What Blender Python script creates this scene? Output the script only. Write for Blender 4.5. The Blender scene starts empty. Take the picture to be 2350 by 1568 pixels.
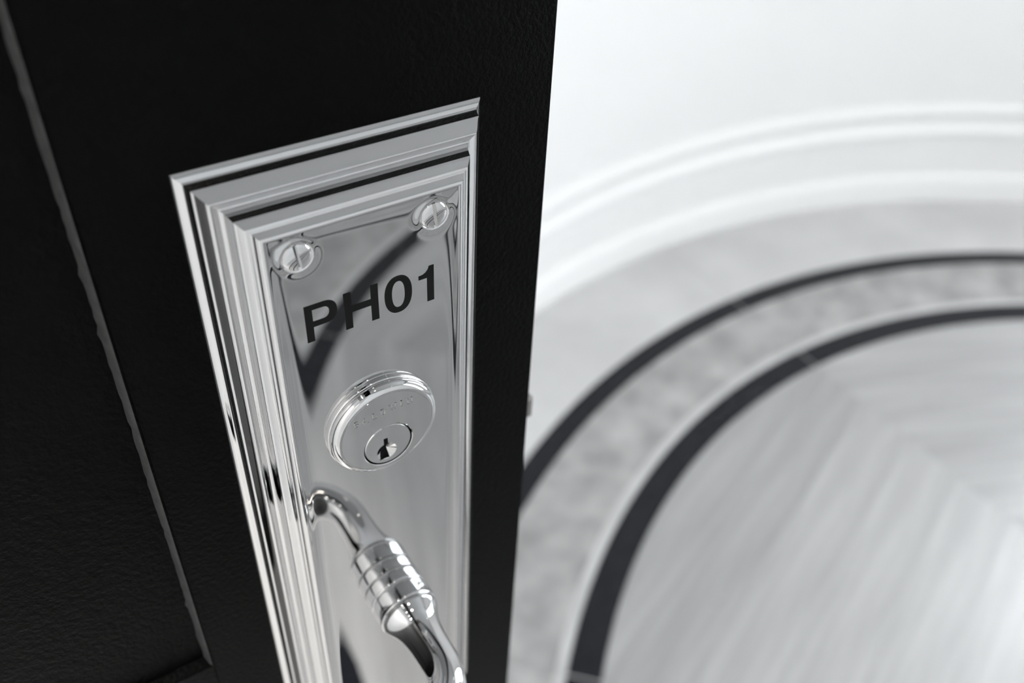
import bpy, bmesh, math, random
from mathutils import Vector, Matrix

random.seed(7)
scn = bpy.context.scene
col = scn.collection
R = math.radians

# ------------------------------------------------------------------ camera
PLATE_TOP = 1.20258                      # height of the top edge of the lock plate above the floor
cam_d = bpy.data.cameras.new('camera')
cam = bpy.data.objects.new('camera', cam_d)
col.objects.link(cam)
scn.camera = cam
YAW, PITCH, ROLL = 0.6063955, 0.7150448, 0.0551484
fw = Vector((math.sin(YAW) * math.cos(PITCH), math.cos(YAW) * math.cos(PITCH), -math.sin(PITCH)))
r0 = fw.cross(Vector((0, 0, 1))).normalized()
u0 = r0.cross(fw)
rv = r0 * math.cos(ROLL) + u0 * math.sin(ROLL)
uv = -r0 * math.sin(ROLL) + u0 * math.cos(ROLL)
m = Matrix((rv, uv, -fw)).transposed().to_4x4()
m.translation = Vector((-0.0679066, -0.1664825, PLATE_TOP + 0.0974191))
cam.matrix_world = m
cam_d.sensor_width = 36
cam_d.lens = 2166.8 / 2350 * 36
cam_d.clip_start = 0.01
cam_d.dof.use_dof = True
cam_d.dof.focus_distance = 0.220
cam_d.dof.aperture_fstop = 10.0

# ------------------------------------------------------------------ world, window light, exposure
w = bpy.data.worlds.new('sky')
scn.world = w
w.use_nodes = True
bg = w.node_tree.nodes['Background']
bg.inputs[0].default_value = (0.72, 0.86, 1.0, 1)
bg.inputs[1].default_value = 1.0
scn.view_settings.view_transform = 'Standard'
scn.view_settings.look = 'None'
scn.view_settings.gamma = 1
scn.view_settings.use_curve_mapping = False
scn.view_settings.exposure = -0.08
scn.cycles.sample_clamp_indirect = 6

CX, CY = 1.2951, -0.4666                 # centre of the round hall
RW = 1.6666                               # its wall radius
CEIL = 2.70
WIN = [(-52, -29), (14, 37)]  # azimuth of the windows, degrees
WZ0, WZ1 = 0.30, 2.45
for a0, a1 in WIN:                      # daylight just outside each window
    a = R((a0 + a1) / 2)
    l = bpy.data.lights.new('window_daylight', 'AREA')
    l.shape = 'RECTANGLE'
    l.size, l.size_y = 0.70, WZ1 - WZ0
    l.energy = 92
    l.color = (0.925, 0.965, 1.0)
    o = bpy.data.objects.new('window_daylight', l)
    col.objects.link(o)
    o.location = (CX + (RW + 0.30) * math.cos(a), CY + (RW + 0.30) * math.sin(a), (WZ0 + WZ1) / 2)
    o.rotation_euler = Vector((math.cos(a), math.sin(a), 0.0)).to_track_quat('Z', 'Y').to_euler()


# ------------------------------------------------------------------ helpers
def link(name, bm, mat, parent=None, smooth=False, auto=None):
    me = bpy.data.meshes.new(name)
    bmesh.ops.recalc_face_normals(bm, faces=bm.faces)
    if smooth:
        for f in bm.faces:
            f.smooth = True
        if auto is not None:
            for e in bm.edges:
                if len(e.link_faces) == 2 and e.calc_face_angle(0) > R(auto):
                    e.smooth = False
    bm.to_mesh(me)
    bm.free()
    me.materials.append(mat)
    o = bpy.data.objects.new(name, me)
    col.objects.link(o)
    if parent:
        o.parent = parent
    return o


def tag(o, label=None, cat=None, group=None, kind=None):
    if label: o['label'] = label
    if cat: o['category'] = cat
    if group: o['group'] = group
    if kind: o['kind'] = kind
    return o


def empty(name, loc):
    o = bpy.data.objects.new(name, None)
    o.empty_display_size = 0.02
    col.objects.link(o)
    o.location = loc
    return o


def add_box(bm, a, b):
    vs = [bm.verts.new((x, y, z)) for x in (a[0], b[0]) for y in (a[1], b[1]) for z in (a[2], b[2])]
    for q in ((0, 1, 3, 2), (4, 6, 7, 5), (0, 4, 5, 1), (2, 3, 7, 6), (0, 2, 6, 4), (1, 5, 7, 3)):
        bm.faces.new([vs[i] for i in q])


def box(name, a, b, mat, parent=None, bevel=0.0):
    bm = bmesh.new()
    add_box(bm, a, b)
    if bevel:
        bmesh.ops.bevel(bm, geom=bm.edges[:], offset=bevel, segments=2, affect='EDGES')
    return link(name, bm, mat, parent)


def arc_block(bm, az0, az1, ra, rb, z0, z1, step=2.5, cx=CX, cy=CY, profile=None):
    """block of a ring; or, with profile [(r, z)...], a closed section swept along the arc"""
    n = max(1, int(math.ceil((az1 - az0) / step)))
    prof = profile or [(ra, z0), (rb, z0), (rb, z1), (ra, z1)]
    rings = []
    for i in range(n + 1):
        a = R(az0 + (az1 - az0) * i / n)
        rings.append([bm.verts.new((cx + r * math.cos(a), cy + r * math.sin(a), z)) for r, z in prof])
    k = len(prof)
    for i in range(n):
        for j in range(k):
            bm.faces.new((rings[i][j], rings[i][(j + 1) % k], rings[i + 1][(j + 1) % k], rings[i + 1][j]))
    bm.faces.new(rings[0])
    bm.faces.new(rings[-1][::-1])


def lathe(bm, prof, cx, cz, seg=96, y0=0.0):
    """profile [(radius mm, height mm)] turned about the axis that leaves the door; mm in, metres out"""
    rings = []
    for r, hgt in prof:
        if r < 1e-6:
            rings.append([bm.verts.new((cx / 1000, -hgt / 1000, cz / 1000))])
        else:
            rings.append([bm.verts.new(((cx + r * math.cos(2 * math.pi * i / seg)) / 1000, -hgt / 1000,
                                        (cz + r * math.sin(2 * math.pi * i / seg)) / 1000)) for i in range(seg)])
    for A, B in zip(rings, rings[1:]):
        for i in range(seg):
            j = (i + 1) % seg
            if len(A) == 1 and len(B) == 1:
                continue
            if len(A) == 1:
                bm.faces.new((A[0], B[i], B[j]))
            elif len(B) == 1:
                bm.faces.new((A[i], A[j], B[0]))
            else:
                bm.faces.new((A[i], A[j], B[j], B[i]))


def smooth_poly(pts, n=6):
    """Catmull-Rom through the points"""
    out = []
    P = [pts[0]] + list(pts) + [pts[-1]]
    for i in range(1, len(P) - 2):
        for k in range(n):
            t = k / n
            c = []
            for d in range(len(pts[0])):
                a, b, e, f = P[i - 1][d], P[i][d], P[i + 1][d], P[i + 2][d]
                c.append(0.5 * (2 * b + (e - a) * t + (2 * a - 5 * b + 4 * e - f) * t * t + (3 * b - a - 3 * e + f) * t ** 3))
            out.append(tuple(c))
    out.append(tuple(pts[-1]))
    return out


def outline_mesh(name, loops, h0, h1, mat, parent, round_=0.0):
    """flat outline with holes (mm in the plate's plane) given thickness from height h0 to h1"""
    cu = bpy.data.curves.new(name, 'CURVE')
    cu.dimensions = '2D'
    cu.fill_mode = 'BOTH'
    for lp in loops:
        s = cu.splines.new('POLY')
        s.points.add(len(lp) - 1)
        for p, q in zip(s.points, lp):
            p.co = (q[0] / 1000, q[1] / 1000, 0, 1)
        s.use_cyclic_u = True
    cu.extrude = (h1 - h0) / 2000
    tmp = bpy.data.objects.new(name, cu)
    me = bpy.data.meshes.new_from_object(tmp)
    bpy.data.objects.remove(tmp)
    bpy.data.curves.remove(cu)
    hm = (h0 + h1) / 2000
    bm = bmesh.new()
    bm.from_mesh(me)
    bpy.data.meshes.remove(me)
    for v in bm.verts:
        v.co = Vector((v.co.x, -hm - v.co.z, v.co.y))
    bmesh.ops.remove_doubles(bm, verts=bm.verts, dist=1e-7)
    return link(name, bm, mat, parent)


def boolean(o, cutters):
    for c in cutters:
        md = o.modifiers.new('cut', 'BOOLEAN')
        md.operation = 'DIFFERENCE'
        md.solver = 'EXACT'
        md.object = c
    bpy.context.view_layer.update()
    dg = bpy.context.evaluated_depsgraph_get()
    me = bpy.data.meshes.new_from_object(o.evaluated_get(dg))
    mats = [mm for mm in o.data.materials]
    o.modifiers.clear()
    o.data = me
    me.materials.clear()
    for mm in mats:
        me.materials.append(mm)
    for c in cutters:
        bpy.data.objects.remove(c)
    me.set_sharp_from_angle(angle=R(25))


# ------------------------------------------------------------------ materials
def new_mat(name):
    mt = bpy.data.materials.new(name)
    mt.use_nodes = True
    nt = mt.node_tree
    return mt, nt, nt.nodes['Principled BSDF']


def noise(nt, scale, detail=3, stretch=None, rough=0.55):
    tc = nt.nodes.new('ShaderNodeTexCoord')
    mp = nt.nodes.new('ShaderNodeMapping')
    if stretch:
        mp.inputs['Scale'].default_value = stretch
    n = nt.nodes.new('ShaderNodeTexNoise')
    n.inputs['Scale'].default_value = scale
    n.inputs['Detail'].default_value = detail
    n.inputs['Roughness'].default_value = rough
    nt.links.new(tc.outputs['Object'], mp.inputs[0])
    nt.links.new(mp.outputs[0], n.inputs['Vector'])
    return n


def ramp(nt, src, stops):
    r = nt.nodes.new('ShaderNodeValToRGB')
    while len(r.color_ramp.elements) < len(stops):
        r.color_ramp.elements.new(0.5)
    for e, (p, c) in zip(r.color_ramp.elements, stops):
        e.position = p
        e.color = (*c, 1) if len(c) == 3 else c
    nt.links.new(src, r.inputs[0])
    return r


def bump(nt, b, src, strength, dist):
    bn = nt.nodes.new('ShaderNodeBump')
    bn.inputs['Strength'].default_value = strength
    bn.inputs['Distance'].default_value = dist
    nt.links.new(src, bn.inputs['Height'])
    nt.links.new(bn.outputs[0], b.inputs['Normal'])


def plain(name, color, rough=0.5, metal=0.0, spec=0.5, var=0.06, vs=30):
    mt, nt, b = new_mat(name)
    n = noise(nt, vs)
    lo = tuple(c * (1 - var) for c in color)
    hi = tuple(min(1, c * (1 + var)) for c in color)
    r = ramp(nt, n.outputs['Fac'], [(0.3, lo), (0.7, hi)])
    nt.links.new(r.outputs[0], b.inputs['Base Color'])
    b.inputs['Roughness'].default_value = rough
    b.inputs['Metallic'].default_value = metal
    b.inputs['Specular IOR Level'].default_value = spec
    return mt


def chrome_mat(name, color, r_lo, r_hi, bump_s=0.0):
    mt, nt, b = new_mat(name)
    b.inputs['Base Color'].default_value = (*color, 1)
    b.inputs['Metallic'].default_value = 1
    n = noise(nt, 160, 4, (1, 1, 0.25))
    r = ramp(nt, n.outputs['Fac'], [(0.35, (r_lo,) * 3), (0.75, (r_hi,) * 3)])
    nt.links.new(r.outputs[0], b.inputs['Roughness'])
    if bump_s:
        n2 = noise(nt, 55, 2)
        bump(nt, b, n2.outputs['Fac'], bump_s, 0.001)
    return mt


M_chrome = chrome_mat('polished_nickel', (0.55, 0.55, 0.553), 0.015, 0.04)
M_face = chrome_mat('polished_nickel_face', (0.54, 0.54, 0.542), 0.006, 0.035, 0.003)
M_satin = chrome_mat('brushed_nickel', (0.36, 0.35, 0.34), 0.12, 0.2)
M_ink = plain('black_enamel', (0.003, 0.003, 0.003), 0.4, spec=0.12)
M_hole = plain('keyway_shade', (0.01, 0.01, 0.01), 0.5, 0.6)

M_door, nt, b = new_mat('black_door_paint')
n = noise(nt, 700, 3)
nb = noise(nt, 18, 3)
r = ramp(nt, nb.outputs['Fac'], [(0.3, (0.0008, 0.0008, 0.0008)), (0.7, (0.0015, 0.0015, 0.0015))])
nt.links.new(r.outputs[0], b.inputs['Base Color'])
b.inputs['Roughness'].default_value = 0.37
b.inputs['Specular IOR Level'].default_value = 0.04
bump(nt, b, n.outputs['Fac'], 0.6, 0.0005)

M_bead, nt, b = new_mat('dark_grey_bead')  # dark grey, lighter than the door paint, on the upright beads only
n = noise(nt, 350, 4)
r = ramp(nt, n.outputs['Fac'], [(0.3, (0.022, 0.022, 0.022)), (0.75, (0.05, 0.05, 0.05))])
nt.links.new(r.outputs[0], b.inputs['Base Color'])
b.inputs['Roughness'].default_value = 0.5
bump(nt, b, n.outputs['Fac'], 0.3, 0.0003)

M_wall = plain('white_wall_paint', (0.86, 0.86, 0.855), 0.55, var=0.01, vs=3)
M_trim = plain('white_gloss_trim', (0.86, 0.86, 0.855), 0.45, var=0.01, vs=4)
M_ceil = plain('pale_grey_ceiling', (0.40, 0.40, 0.40), 0.8, var=0.01)
M_grout = plain('grey_grout', (0.50, 0.50, 0.50), 0.8)
M_lens_h = plain('white_lamp_ring', (0.85, 0.85, 0.85), 0.4)


def stone(name, lo, hi, scale, stretch=None, rough=0.3, rnd=0.12, mid=(0.35, 0.68), detail=5):
    mt, nt, b = new_mat(name)
    n = noise(nt, scale, detail, stretch)
    r = ramp(nt, n.outputs['Fac'], [(mid[0], lo), (mid[1], hi)])
    oi = nt.nodes.new('ShaderNodeObjectInfo')
    mr = nt.nodes.new('ShaderNodeMapRange')
    mr.inputs['To Min'].default_value = 1 - rnd
    mr.inputs['To Max'].default_value = 1 + rnd * 0.35
    nt.links.new(oi.outputs['Random'], mr.inputs['Value'])
    mx = nt.nodes.new('ShaderNodeMix')
    mx.data_type = 'RGBA'
    mx.blend_type = 'MULTIPLY'
    mx.inputs[0].default_value = 1
    nt.links.new(r.outputs[0], mx.inputs[6])
    nt.links.new(mr.outputs[0], mx.inputs[7])
    nt.links.new(mx.outputs[2], b.inputs['Base Color'])
    b.inputs['Roughness'].default_value = rough
    return mt


M_plank = stone('veined_grey_limestone', (0.315, 0.315, 0.315), (0.435, 0.435, 0.435), 6, (0.35, 5.0, 1), 0.32, 0.17)
M_marble = stone('mottled_grey_marble', (0.26, 0.257, 0.254), (0.44, 0.436, 0.432), 14, None, 0.3, 0.05)
M_border = stone('pale_limestone', (0.53, 0.53, 0.53), (0.62, 0.62, 0.62), 5, None, 0.3, 0.06)
M_dark = stone('black_granite', (0.006, 0.007, 0.010), (0.011, 0.012, 0.016), 40, None, 0.16, 0.1)
M_dark.node_tree.nodes['Principled BSDF'].inputs['Specular IOR Level'].default_value = 0.22
M_strip = stone('white_stone_strip', (0.49, 0.49, 0.49), (0.55, 0.55, 0.55), 12, None, 0.3, 0.04)

M_glass, nt, b = new_mat('window_glass')
nt.nodes.remove(b)
tr = nt.nodes.new('ShaderNodeBsdfTransparent')
gl = nt.nodes.new('ShaderNodeBsdfGlossy')
gl.inputs['Roughness'].default_value = 0.02
mx = nt.nodes.new('ShaderNodeMixShader')
mx.inputs[0].default_value = 0.06
nt.links.new(tr.outputs[0], mx.inputs[1])
nt.links.new(gl.outputs[0], mx.inputs[2])
nt.links.new(mx.outputs[0], nt.nodes['Material Output'].inputs[0])

M_lens, nt, b = new_mat('lit_lamp_lens')
b.inputs['Emission Color'].default_value = (1.0, 0.95, 0.88, 1)
b.inputs['Emission Strength'].default_value = 25

# ------------------------------------------------------------------ the round hall: walls, ceiling, windows
AZ_OPEN0, AZ_OPEN1 = 159.2, 200.3       # the doorway in the curved wall
bm = bmesh.new()
T = 0.16
arc_block(bm, AZ_OPEN1 - 360, WIN[0][0], RW, RW + T, 0, CEIL)
arc_block(bm, WIN[0][1], WIN[1][0], RW, RW + T, 0, CEIL)
arc_block(bm, WIN[1][1], AZ_OPEN0, RW, RW + T, 0, CEIL)
for a0, a1 in WIN:
    arc_block(bm, a0, a1, RW, RW + T, 0, WZ0)
    arc_block(bm, a0, a1, RW, RW + T, WZ1, CEIL)
tag(link('wall_curved', bm, M_wall, smooth=True, auto=20), 'curved white wall of the round hall behind the door', kind='structure')

bm = bmesh.new()
arc_block(bm, 0, 359.99, 0.001, RW + T, CEIL, CEIL + 0.1, 5)
add_box(bm, (-1.1, -1.3, CEIL), (-0.2, 0.3, CEIL + 0.1))
tag(link('ceiling', bm, M_ceil), 'plain pale grey ceiling of the hall', kind='structure')

XE = -0.93                              # end wall of the doorway recess, on the hinge side
YA, YB = 0.125, -1.04
box_l = box('wall_left', (XE - 0.1, YB - 0.12, 0), (XE, YA + 0.12, CEIL), M_wall)
tag(box_l, 'white wall at the hinge side of the doorway', kind='structure')
tag(box('wall_back', (XE, YA, 0), (-0.30, YA + 0.10, CEIL), M_wall), 'white side wall of the recess behind the open door', kind='structure')
tag(box('wall_front', (XE, YB - 0.10, 0), (-0.30, YB, CEIL), M_wall), 'white side wall of the recess opposite the door', kind='structure')

# baseboard: plinth, plain field, moulded cap, as one swept section
PR = [(0.000, 0.0), (0.030, 0.0), (0.030, 0.058), (0.026, 0.068), (0.020, 0.072), (0.016, 0.076), (0.016, 0.178),
      (0.020, 0.182), (0.023, 0.190), (0.020, 0.198), (0.014, 0.206), (0.010, 0.216), (0.010, 0.226), (0.014, 0.234),
      (0.016, 0.242), (0.013, 0.252), (0.004, 0.262), (0.0, 0.264)]
bm = bmesh.new()
secs = [(AZ_OPEN1 - 360, AZ_OPEN0)]
for a0, a1 in secs:
    arc_block(bm, a0, a1, 0, 0, 0, 0, profile=[(RW - d + 0.001, z) for d, z in PR])
tag(link('baseboard_curved', bm, M_trim, smooth=True, auto=35), 'tall white moulded baseboard along the curved wall', kind='structure')

for k, (a0, a1) in enumerate(WIN):
    bm = bmesh.new()
    am = (a0 + a1) / 2
    fwid = 1.9
    arc_block(bm, a0, a0 + fwid, RW - 0.02, RW + T, WZ0, WZ1)
    arc_block(bm, a1 - fwid, a1, RW - 0.02, RW + T, WZ0, WZ1)
    arc_block(bm, am - 0.7, am + 0.7, RW + 0.05, RW + 0.11, WZ0, WZ1)
    arc_block(bm, a0, a1, RW - 0.02, RW + T, WZ0, WZ0 + 0.05)
    arc_block(bm, a0, a1, RW - 0.02, RW + T, WZ1 - 0.05, WZ1)
    wo = tag(link('window_%d' % (k + 1), bm, M_trim), 'tall white framed window in the curved wall', kind='structure')
    for q0, q1 in ((a0 + fwid, am - 0.7), (am + 0.7, a1 - fwid)):
        bm = bmesh.new()
        arc_block(bm, q0, q1, RW + 0.075, RW + 0.081, WZ0 + 0.05, WZ1 - 0.05)
        link('pane', bm, M_glass, wo)

# ------------------------------------------------------------------ floor: bed, inlay rings, planked octagon
bm = bmesh.new()
arc_block(bm, 0, 360 - 1e-4, 0.0005, RW + 0.14, -0.08, -0.0010, 5)
add_box(bm, (XE - 0.05, YB - 0.05, -0.08), (-0.2, YA + 0.05, -0.0012))
floor = tag(link('floor', bm, M_grout), 'round stone floor with two black inlay rings', kind='structure')


def ring_piece(name, az0, az1, ra, rb, mat, gap=0.0015, top=0.0):
    bm = bmesh.new()
    g = math.degrees(gap / ((ra + rb) / 2))
    arc_block(bm, az0 + g, az1 - g, ra + gap * 0.4, rb - gap * 0.4, -0.0011, top, 1.5)
    return link(name, bm, mat, floor)


for k in range(8):
    a = 45 * k
    ring_piece('outer_border_stone', a, a + 45, 1.4065, RW + 0.001, M_border, 0.002, -0.0002)
    ring_piece('black_inlay_segment', a, a + 45, 1.359, 1.4065, M_dark, 0.0016)
    ring_piece('marble_segment', a, a + 45, 1.219, 1.359, M_marble, 0.001, -0.0001)
    ring_piece('white_strip_segment', a, a + 45, 1.2016, 1.219, M_strip, 0.001)
    ring_piece('black_inlay_segment', a, a + 45, 1.1475, 1.2016, M_dark, 0.0016)

RI = 1.1475
GAP = 0.0003


def clip_poly(poly, nx, ny, d):
    """keep the side where nx*x + ny*y <= d"""
    out = []
    for i in range(len(poly)):
        a, b_ = poly[i], poly[(i + 1) % len(poly)]
        da, db = nx * a[0] + ny * a[1] - d, nx * b_[0] + ny * b_[1] - d
        if da <= 0:
            out.append(a)
        if da * db < 0:
            t = da / (da - db)
            out.append((a[0] + (b_[0] - a[0]) * t, a[1] + (b_[1] - a[1]) * t))
    return out


STEP = 0.1055
for k in range(8):
    am = R(45 * k + 22.5)
    for j in range(12):
        y0, y1 = j * STEP + GAP, (j + 1) * STEP - GAP
        t = math.tan(R(22.5))
        poly = [(-2, y0), (2, y0), (2, y1), (-2, y1)]
        c_, s_ = math.cos(R(22.5)), math.sin(R(22.5))
        poly = clip_poly(poly, c_, -s_, -GAP)
        poly = clip_poly(poly, -c_, -s_, -GAP)
        for q in range(90):
            an = 2 * math.pi * (q + 0.5) / 90
            poly = clip_poly(poly, math.cos(an), math.sin(an), RI - 0.001)
            if len(poly) < 3:
                break
        if len(poly) < 3:
            continue
        bm = bmesh.new()
        lo = [bm.verts.new((x, y - y0, -0.0011)) for x, y in poly]
        hi = [bm.verts.new((x, y - y0, random.choice((0, 0, -0.0003)))) for x, y in poly]
        zt = random.uniform(-0.0004, 0.0)
        for v in hi:
            v.co.z = zt
        nn = len(poly)
        bm.faces.new(hi)
        bm.faces.new(lo[::-1])
        for i in range(nn):
            bm.faces.new((lo[i], lo[(i + 1) % nn], hi[(i + 1) % nn], hi[i]))
        o = link('stone_plank', bm, M_plank, floor)
        # local +y is the outward radial direction of the wedge
        o.location = (CX + y0 * math.cos(am), CY + y0 * math.sin(am), 0)
        o.rotation_euler.z = am - math.pi / 2

for i in range(2):                      # slabs in the doorway recess
    for j in range(3):
        x0 = XE + i * 0.33
        y0 = YB + j * (YA - YB) / 3
        box('doorway_slab', (x0 + 0.001, y0 + 0.001, -0.0013), (x0 + 0.329, y0 + (YA - YB) / 3 - 0.001, -0.0004), M_border, floor)

# ------------------------------------------------------------------ recessed ceiling lamps
LAMPS = [(-0.68, -0.22), (-0.68, -0.48), (-0.68, -0.74), (0.05, -0.62), (0.55, 0.55), (2.25, 0.45), (2.35, -1.0), (1.3, -1.65)]
NAMES = ['by the door hinge', 'in the middle of the doorway row', 'farthest from the door in the doorway row', 'inside the doorway opening',
         'closest to the door edge', 'near the far curved wall', 'near the windows', 'on the camera side of the round ceiling']
for (x, y), nm in zip(LAMPS, NAMES):
    t = empty('ceiling_lamp', (x, y, CEIL))
    tag(t, 'small round recessed ceiling lamp ' + nm, 'lamp', 'recessed ceiling lamps')
    bm = bmesh.new()
    arc_block(bm, 0, 359.99, 0.030, 0.044, -0.006, 0.0, 12, 0, 0)
    link('trim_ring', bm, M_lens_h, t)
    bm = bmesh.new()
    arc_block(bm, 0, 359.99, 0.0005, 0.0295, -0.003, -0.001, 12, 0, 0)
    link('lens', bm, M_lens, t)
    l = bpy.data.lights.new('lamp_light', 'SPOT')
    l.energy = 150 if x < -0.3 else 6
    l.color = (1.0, 0.96, 0.91) if x < -0.3 else (1.0, 0.86, 0.70)
    l.spot_size = R(50 if x < -0.3 else 110)
    l.spot_blend = 0.6
    l.shadow_soft_size = 0.03
    lo = bpy.data.objects.new('lamp_light', l)
    col.objects.link(lo)
    lo.parent = t
    lo.location = (0, 0, -0.02)

# ------------------------------------------------------------------ the black door
DX0, DX1 = -0.88, 0.0552
DT = 0.045
door = empty('door_1', (DX0, 0.0, 0.008))
tag(door, 'black painted panelled door standing open with a nickel lock', kind='structure')
DO = Vector((DX0, 0, 0.008))


def dbox(name, a, b_, mat=None, bevel=0.0006):
    return box(name, Vector(a) - DO, Vector(b_) - DO, mat or M_door, door, bevel)


STX = -0.0536                           # inner edge of the lock stile
STL = DX0 + 0.11
PB = PLATE_TOP - 0.1620                 # bottom of the upper panel
PT = 1.97
dbox('stile', (STX, 0, 0.008), (DX1, DT, 2.10))
dbox('stile', (DX0, 0, 0.008), (STL, DT, 2.10))
dbox('rail', (STL, 0, PT), (STX, DT, 2.10), bevel=0)
dbox('rail', (STL, 0, PB - 0.16), (STX, DT, PB), bevel=0)
dbox('rail', (STL, 0, 0.008), (STX, DT, 0.24), bevel=0)
PD = 0.0034
dbox('panel', (STL, PD, PB), (STX, DT - PD, PT), bevel=0)
dbox('panel', (STL, PD, 0.24), (STX, DT - PD, PB - 0.16), bevel=0)


def bead_strip(p0, p1, inward, mat):
    """sloped bead between frame and panel, its inner edge a little ragged with paint"""
    bm = bmesh.new()
    p0, p1, inward = Vector(p0), Vector(p1), Vector(inward)
    L = (p1 - p0).length
    n = max(2, int(L / 0.0022))
    prev = None
    for i in range(n + 1):
        c = p0 + (p1 - p0) * i / n
        j1 = random.gauss(0, 0.00007)
        j2 = random.gauss(0, 0.00009)
        if random.random() < 0.04:
            j2 += 0.0005
        sec = [c + Vector((0, 0.00005, 0)), c + inward * (0.0006 + j1) + Vector((0, 0.0008, 0)),
               c + inward * (0.0012 + j2) + Vector((0, PD * 0.86, 0)), c + inward * (0.0014 + j2) + Vector((0, PD + 0.0001, 0)),
               c + Vector((0, PD + 0.0001, 0))]
        vs = [bm.verts.new(v - DO) for v in sec]
        if prev:
            for k in range(4):
                bm.faces.new((prev[k], prev[k + 1], vs[k + 1], vs[k]))
        prev = vs
    return link('panel_bead', bm, mat, door, smooth=True, auto=60)


for z0, z1 in ((PB, PT), (0.24, PB - 0.16)):
    bead_strip((STX, 0, z0), (STX, 0, z1), (-1, 0, 0), M_bead)
    bead_strip((STL, 0, z0), (STL, 0, z1), (1, 0, 0), M_bead)
    bead_strip((STL, 0, z0), (STX, 0, z0), (0, 0, 1), M_door)
    bead_strip((STL, 0, z1), (STX, 0, z1), (0, 0, -1), M_door)
# latch bolt showing past the door's edge, with its face plate
ZL = PLATE_TOP - 0.1270
dbox('latch_face_plate', (DX1 - 0.0001, 0.010, ZL - 0.10), (DX1 + 0.0012, 0.034, ZL + 0.10), M_satin)
bm = bmesh.new()
pts = [(0.0, 0.0142), (0.0, 0.0265), (0.0120, 0.0265), (0.0126, 0.0255), (0.0126, 0.0152), (0.0118, 0.0142)]
lo = [bm.verts.new(Vector((DX1 + x, y, ZL - 0.0040)) - DO) for x, y in pts]
hi = [bm.verts.new(Vector((DX1 + x, y, ZL + 0.0036)) - DO) for x, y in pts]
bm.faces.new(lo)
bm.faces.new(hi[::-1])
for i in range(len(pts)):
    j = (i + 1) % len(pts)
    bm.faces.new((lo[i], lo[j], hi[j], hi[i]))
link('latch_bolt', bm, M_satin, door)

# ------------------------------------------------------------------ the lock set on the door
lock = empty('door_lock_set', (0, 0, PLATE_TOP))
tag(lock, 'polished nickel lock plate marked PH01 with key cylinder and lever, on black door', 'door lock')
W2, HP = 35.0, 237.1
PROF = [(0, 0), (0.06, 0.35), (0.22, 0.62), (0.5, 0.95), (0.85, 1.22), (1.3, 1.48), (1.65, 1.68), (1.88, 1.88), (2.04, 2.2), (2.16, 2.6), (2.30, 3.1), (2.42, 3.53), (2.54, 3.98),
        (2.95, 4.35), (3.4, 5.0), (4.0, 5.9), (4.45, 6.5), (4.75, 6.78), (5.0, 6.84), (5.4, 6.78), (5.9, 6.62), (6.35, 6.5), (6.6, 6.52), (6.85, 6.68),
        (7.15, 6.95), (7.36, 7.22), (7.5, 7.6), (7.62, 8.0), (7.76, 8.5), (7.9, 9.0), (8.02, 9.42), (8.1, 9.74), (8.45, 10.05), (8.8, 10.45), (9.25, 10.95), (9.6, 11.3), (10.0, 11.45),
        (10.5, 11.5), (10.75, 11.65), (11.05, 12.05), (11.4, 12.5), (11.8, 12.85), (12.3, 12.98), (12.8, 12.9)]
FZ = 12.7                               # height of the flat face
plate = empty('escutcheon', (0, 0, 0))
plate.parent = lock
prof = smooth_poly(PROF, 4)
bm = bmesh.new()
rings = []
for a, z in prof:
    rings.append([bm.verts.new((x / 1000, -z / 1000, y / 1000)) for x, y in
                  ((-W2 + a, -a), (W2 - a, -a), (W2 - a, -HP + a), (-W2 + a, -HP + a))])
for A, B in zip(rings, rings[1:]):
    for i in range(4):
        j = (i + 1) % 4
        bm.faces.new((A[i], A[j], B[j], B[i]))
for f in bm.faces:
    f.smooth = True
for A, B in zip(rings, rings[1:]):      # crisp mitres
    for i in range(4):
        bm.edges.get((A[i], B[i])).smooth = False
me = bpy.data.meshes.new('stepped_moulding')
bm.to_mesh(me)
bm.free()
me.materials.append(M_chrome)
o = bpy.data.objects.new('stepped_moulding', me)
col.objects.link(o)
o.parent = plate
me.flip_normals()

AI = 12.8
FX = W2 - AI
SCREWS = [(-16.05, -18.35), (16.05, -18.35), (-16.05, -HP + 18.35), (16.05, -HP + 18.35)]


def face_h(x, y):
    h = FZ
    tw = min(1.0, max(0.0, (-72 - y) / 105))
    h -= 0.030 * tw * (math.sqrt(x * x + 30) - x) / 2   # lower left dipped on purpose, shaped to bring in the black ring's reflection
    d = min(FX - abs(x), -AI - y, y + HP - AI)
    h += 0.24 * math.exp(-(max(d, 0) / 1.5) ** 1.5)
    for sx, sy in SCREWS:
        r_ = math.hypot(x - sx, y - sy)
        if r_ < 9:
            h += 0.20 * math.exp(-(max(0, r_ - 3.6) / 1.2) ** 2)
            if r_ < 3.4:
                h -= 0.5 * min(1, (3.4 - r_) / 0.5)
    return h


bm = bmesh.new()


def grid_vals(lo, hi, fine, coarse, spans):
    out = []
    v = lo
    while v < hi - 1e-6:
        out.append(v)
        v += fine if any(a <= v < b_ for a, b_ in spans) else coarse
    if hi - out[-1] < 0.2:
        out.pop()
    out.append(hi)
    return out


xs = grid_vals(-FX, FX, 0.34, 0.9, [(-FX, -9), (9, FX)])
ys = grid_vals(-HP + AI, -AI, 0.34, 2.0, [(-30, -AI), (-HP + AI, -HP + 30)])
g = [[bm.verts.new((x / 1000, -face_h(x, y) / 1000, y / 1000)) for y in ys] for x in xs]
for i in range(len(xs) - 1):
    for j in range(len(ys) - 1):
        bm.faces.new((g[i][j], g[i + 1][j], g[i + 1][j + 1], g[i][j + 1]))
link('plate_face', bm, M_face, plate, smooth=True)

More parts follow.
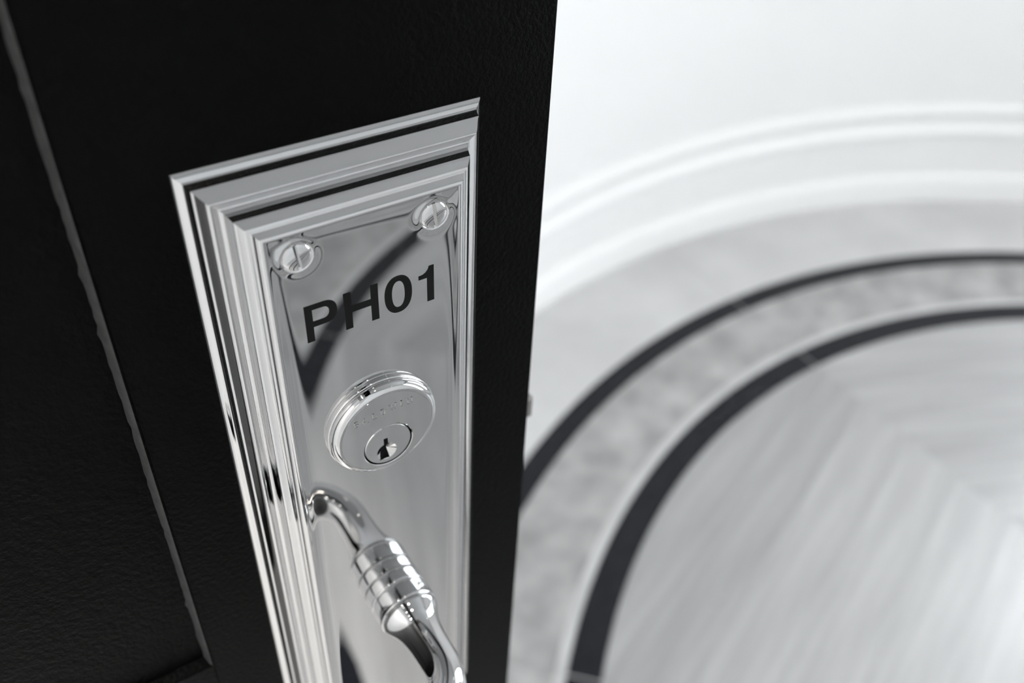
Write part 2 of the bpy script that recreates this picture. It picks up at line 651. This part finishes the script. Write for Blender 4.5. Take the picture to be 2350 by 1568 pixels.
# screws
for k, (sx, sy) in enumerate(SCREWS):
    bm = bmesh.new()
    dome = [(3.25, 10.5), (3.25, 12.85)] + [(3.25 * math.cos(t_), 12.85 + 0.55 * math.sin(t_)) for t_ in [R(10 * q) for q in range(1, 9)]] + [(0, 13.40)]
    lathe(bm, [(0, 10.5)] + dome, sx, sy, 64)
    s = link('screw', bm, M_chrome, lock, smooth=True, auto=40)
    bm = bmesh.new()
    add_box(bm, (-0.00042, -0.0142, -0.005), (0.00042, -0.01245, 0.005))
    bmesh.ops.rotate(bm, verts=bm.verts, cent=(0, 0, 0), matrix=Matrix.Rotation(R((-7, -4, 20, 65)[k]), 3, 'Y'))
    bmesh.ops.translate(bm, verts=bm.verts, vec=(sx / 1000, 0, sy / 1000))
    cut = link('cutter', bm, M_chrome, lock)
    boolean(s, [cut])

# room number
ZB, ZT = -41.8, -31.6


def arcpts(cx, cy, rx, ry, a0, a1, n=14, sq=2.0):
    out = []
    for i in range(n + 1):
        t_ = R(a0 + (a1 - a0) * i / n)
        c_, s_ = math.cos(t_), math.sin(t_)
        out.append((cx + rx * math.copysign(abs(c_) ** (2 / sq), c_), cy + ry * math.copysign(abs(s_) ** (2 / sq), s_)))
    return out


P_out = [(-16.1, ZB), (-14.3, ZB), (-14.3, -37.85), (-11.7, -37.85)] + arcpts(-11.5, -34.72, 3.05, 3.12, -90, 90, 18, 2.3) + [(-16.1, ZT)]
P_in = [(-14.3, -36.25), (-14.3, -33.1), (-11.8, -33.1)] + arcpts(-11.7, -34.68, 1.35, 1.57, 90, -90, 12, 2.2)
H_out = [(-6.85, ZB), (-5.05, ZB), (-5.05, -37.3), (-0.36, -37.3), (-0.36, ZB), (1.5, ZB), (1.5, ZT), (-0.36, ZT), (-0.36, -35.42), (-5.05, -35.42), (-5.05, ZT), (-6.85, ZT)]
O_out = arcpts(6.53, -36.72, 3.5, 5.25, 0, 360, 56, 2.25)[:-1]
O_in = arcpts(6.53, -36.72, 1.62, 3.7, 0, 360, 44, 2.3)[:-1]
I_out = [(13.95, ZB), (15.78, ZB), (15.78, ZT), (14.5, ZT), (14.2, -32.5), (13.6, -33.2), (12.8, -33.6), (11.78, -33.7), (11.78, -34.85), (13.95, -34.85)]
for nm, lps in (('P', [P_out, P_in]), ('H', [H_out]), ('0', [O_out, O_in]), ('1', [I_out])):
    lo = outline_mesh('room_number_letter', lps, FZ - 0.05, FZ + 0.035, M_ink, lock)
    tag(lo, 'engraved black %s %s' % ('digit' if nm in '01' else 'letter', nm))

# key cylinder
CZ = -74.9
bm = bmesh.new()
lathe(bm, [(14.5, 11.5), (14.8, 12.4), (14.82, 13.3), (14.76, 13.55), (14.55, 13.68), (14.2, 13.7), (13.8, 13.6)], 0, CZ)
cyl = link('key_cylinder', bm, M_chrome, lock, smooth=True, auto=50)
tag(cyl, 'round key cylinder in the lock plate')
bm = bmesh.new()
ringp = [(13.7, 13.4), (14.1, 13.75)] + [(12.6 + 1.95 * math.cos(R(t_)), 14.3 + 2.1 * math.sin(R(t_))) for t_ in range(-15, 86, 5)] + [(12.55, 16.38), (12.5, 16.3), (12.44, 16.3), (12.40, 16.39)]
lathe(bm, ringp, 0, CZ)
link('guard_ring', bm, M_chrome, cyl, smooth=True, auto=45)
PZ = -79.9                              # plug centre
bm = bmesh.new()
n = 96                                  # flat cylinder face with the hole for the plug
A = [bm.verts.new((12.40 * math.cos(2 * math.pi * i / n) / 1000, -0.01640, (CZ + 12.40 * math.sin(2 * math.pi * i / n)) / 1000)) for i in range(n)]
B = [bm.verts.new((6.95 * math.cos(2 * math.pi * i / n) / 1000, -0.01640, (PZ + 6.95 * math.sin(2 * math.pi * i / n)) / 1000)) for i in range(n)]
C_ = [bm.verts.new((6.75 * math.cos(2 * math.pi * i / n) / 1000, -0.01630, (PZ + 6.75 * math.sin(2 * math.pi * i / n)) / 1000)) for i in range(n)]
D_ = [bm.verts.new((6.72 * math.cos(2 * math.pi * i / n) / 1000, -0.0150, (PZ + 6.72 * math.sin(2 * math.pi * i / n)) / 1000)) for i in range(n)]
for X, Y in ((A, B), (B, C_), (C_, D_)):
    for i in range(n):
        j = (i + 1) % n
        bm.faces.new((X[i], X[j], Y[j], Y[i]))
link('cylinder_face', bm, M_face, cyl)
bm = bmesh.new()
lathe(bm, [(0, 11.5), (6.45, 11.5), (6.45, 16.05), (6.25, 16.3), (0, 16.3)], 0, PZ, 72)
plug = link('plug', bm, M_face, cyl)
bm = bmesh.new()                        # conical lead-in of the keyhole
lathe(bm, [(0, 14.3), (2.75, 16.31), (2.75, 17.5), (0, 17.5)], -0.5, PZ - 2.35, 48)
c1 = link('cutter', bm, M_face, cyl)
slots = [[(-1.2, 2.35), (-0.1, 2.35), (0.0, -0.7), (-1.2, -0.4)], [(-1.15, -0.3), (-0.05, -0.6), (0.2, -4.95), (-2.7, -4.7), (-1.9, -2.6)]]
cuts = [c1]
for sl in slots:
    bm = bmesh.new()
    lo = [bm.verts.new((x / 1000, -0.0122, (PZ + y) / 1000)) for x, y in sl]
    hi = [bm.verts.new((x / 1000, -0.0180, (PZ + y) / 1000)) for x, y in sl]
    bm.faces.new(lo)
    bm.faces.new(hi[::-1])
    for i in range(len(sl)):
        j = (i + 1) % len(sl)
        bm.faces.new((lo[i], lo[j], hi[j], hi[i]))
    cuts.append(link('cutter', bm, M_face, cyl))
boolean(plug, cuts)
for f in plug.data.polygons:
    f.use_smooth = True
bm = bmesh.new()                        # near-black block at the slot floor; the keyhole's shade put into its colour
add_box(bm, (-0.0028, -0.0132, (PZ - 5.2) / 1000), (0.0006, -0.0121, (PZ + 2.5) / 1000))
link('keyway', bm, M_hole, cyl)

# maker's name stamped in the cylinder face
STROKES = {     # lines (x0, y0, x1, y1, thickness) in a cell 1 high
    'B': [(0.08, 0, 0.08, 1, .16), (0, .03, .45, .03, .06), (0, .97, .42, .97, .06), (.05, .53, .42, .53, .06), (.50, .1, .50, .46, .14), (.46, .6, .46, .92, .13)],
    'A': [(0.0, 0, .36, 1, .07), (.36, 1, .72, 0, .16), (.15, .34, .55, .34, .06), (-.1, .02, .12, .02, .05), (.58, .02, .86, .02, .05)],
    'L': [(.12, 0, .12, 1, .16), (0, .03, .58, .03, .06), (0, .97, .26, .97, .06), (.57, 0, .57, .26, .06)],
    'D': [(.12, 0, .12, 1, .16), (0, .03, .48, .03, .06), (0, .97, .48, .97, .06), (.48, .03, .68, .28, .1), (.68, .28, .68, .72, .16), (.68, .72, .48, .97, .1)],
    'W': [(0.05, 1, .28, 0, .15), (.28, 0, .5, .95, .06), (.5, .95, .74, 0, .15), (.74, 0, .96, 1, .06), (-.08, .98, .18, .98, .05), (.82, .98, 1.08, .98, .05)],
    'I': [(.15, 0, .15, 1, .16), (0, .03, .3, .03, .06), (0, .97, .3, .97, .06)],
    'N': [(.12, 0, .12, 1, .06), (.1, 1, .68, 0, .16), (.68, 0, .68, 1, .06), (0, .03, .24, .03, .05), (.56, .97, .8, .97, .05), (0, .97, .15, .97, .05)],
}
LP = [(-8.1, 6.25), (-5.85, 6.4), (-3.2, 6.75), (-0.85, 7.05), (1.8, 7.5), (4.15, 7.5), (6.5, 7.35)]
for ch, (lx, lz) in zip('BALDWIN', LP):
    bm = bmesh.new()
    for x0, y0, x1, y1, th in STROKES[ch]:
        dx, dy = x1 - x0, y1 - y0
        L = math.hypot(dx, dy)
        nx, ny = -dy / L * th / 2, dx / L * th / 2
        S = 1.9
        wd = {'B': .5, 'A': .74, 'L': .58, 'D': .72, 'W': 1.0, 'I': .3, 'N': .8}[ch]
        q = [((x - wd / 2) * S, (y - 0.5) * S) for x, y in ((x0 + nx, y0 + ny), (x1 + nx, y1 + ny), (x1 - nx, y1 - ny), (x0 - nx, y0 - ny))]
        ca, sa = math.cos(R(3)), math.sin(R(3))
        q = [(ca * x - sa * y + lx, sa * x + ca * y + CZ + lz) for x, y in q]
        lo = [bm.verts.new((x / 1000, -0.01636, z / 1000)) for x, z in q]
        hi = [bm.verts.new((x / 1000, -0.01652, z / 1000)) for x, z in q]
        bm.faces.new(lo)
        bm.faces.new(hi[::-1])
        for i in range(4):
            j = (i + 1) % 4
            bm.faces.new((lo[i], lo[j], hi[j], hi[i]))
    link('maker_name_letter', bm, M_face, cyl)

# lever
LZ = -146.5
lev = empty('lever_handle', (0, 0, 0))
lev.parent = lock
tag(lev, 'curved lever on a ringed collar')
for name, h0, h1 in (('collar_ring', 12.5, 17.2), ('collar_ring', 17.2, 23.4)):
    bm = bmesh.new()
    rr = 9.0
    pr = [(0, h0), (8.4, h0), (8.68, h0 + 0.05), (8.86, h0 + 0.2), (8.96, h0 + 0.42), (rr, h0 + 0.75), (rr + 0.01, h0 + 1.2), (rr + 0.03, (h0 + h1) / 2),
          (rr + 0.01, h1 - 1.2), (rr, h1 - 0.75), (8.96, h1 - 0.42), (8.86, h1 - 0.2), (8.68, h1 - 0.05), (8.4, h1), (0, h1)]
    lathe(bm, pr, 0, LZ, 96)
    link(name, bm, M_chrome, lev, smooth=True, auto=50)
# stem and lever blade: a tube swept along a bent path in the plane of the lever's height
path = []                               # (x, y out, radius in plane, radius vertical) mm
for h_, r_ in ((23.0, 8.85), (24.2, 8.75), (25.4, 8.2), (27.0, 7.3), (29.0, 6.5), (31.5, 5.95), (34.5, 5.6), (38.0, 5.45), (41.0, 5.45)):
    path.append((0.0, h_, r_, r_, 0.0))
BR_ = 17.0
for q in range(1, 13):
    t_ = R(90 * q / 12)
    path.append((-BR_ + BR_ * math.cos(t_), 41.0 + BR_ * math.sin(t_), 5.45 + 0.6 * q / 12, 5.45 + 1.4 * q / 12, t_))
for q in range(1, 17):
    x = -BR_ - 5.2 * q
    path.append((x, 58.0 - 3.0 * math.sin(math.pi * q / 16), 6.05 - 1.6 * q / 16, 6.85 + 1.6 * math.sin(math.pi * q / 16) - 2.2 * q / 16, math.pi / 2))
bm = bmesh.new()
rings = []
SEG = 48
for x, h_, ra, rb, t_ in path:
    nx, nh = math.cos(t_), math.sin(t_)         # in-plane normal of the tangent (-sin t, cos t)
    rings.append([bm.verts.new(((x + nx * ra * math.cos(2 * math.pi * i / SEG)) / 1000,
                                -(h_ + nh * ra * math.cos(2 * math.pi * i / SEG)) / 1000,
                                (LZ + rb * math.sin(2 * math.pi * i / SEG)) / 1000)) for i in range(SEG)])
for A, B in zip(rings, rings[1:]):
    for i in range(SEG):
        j = (i + 1) % SEG
        bm.faces.new((A[i], A[j], B[j], B[i]))
bm.faces.new(rings[0])
ex, eh = path[-1][0], path[-1][1]
tip = bm.verts.new(((ex - 4.0) / 1000, -eh / 1000, LZ / 1000))
for i in range(SEG):
    bm.faces.new((rings[-1][i], rings[-1][(i + 1) % SEG], tip))
lb = link('lever_blade', bm, M_chrome, lev, smooth=True, auto=70)
md = lb.modifiers.new('subdivision', 'SUBSURF')
md.levels = md.render_levels = 1
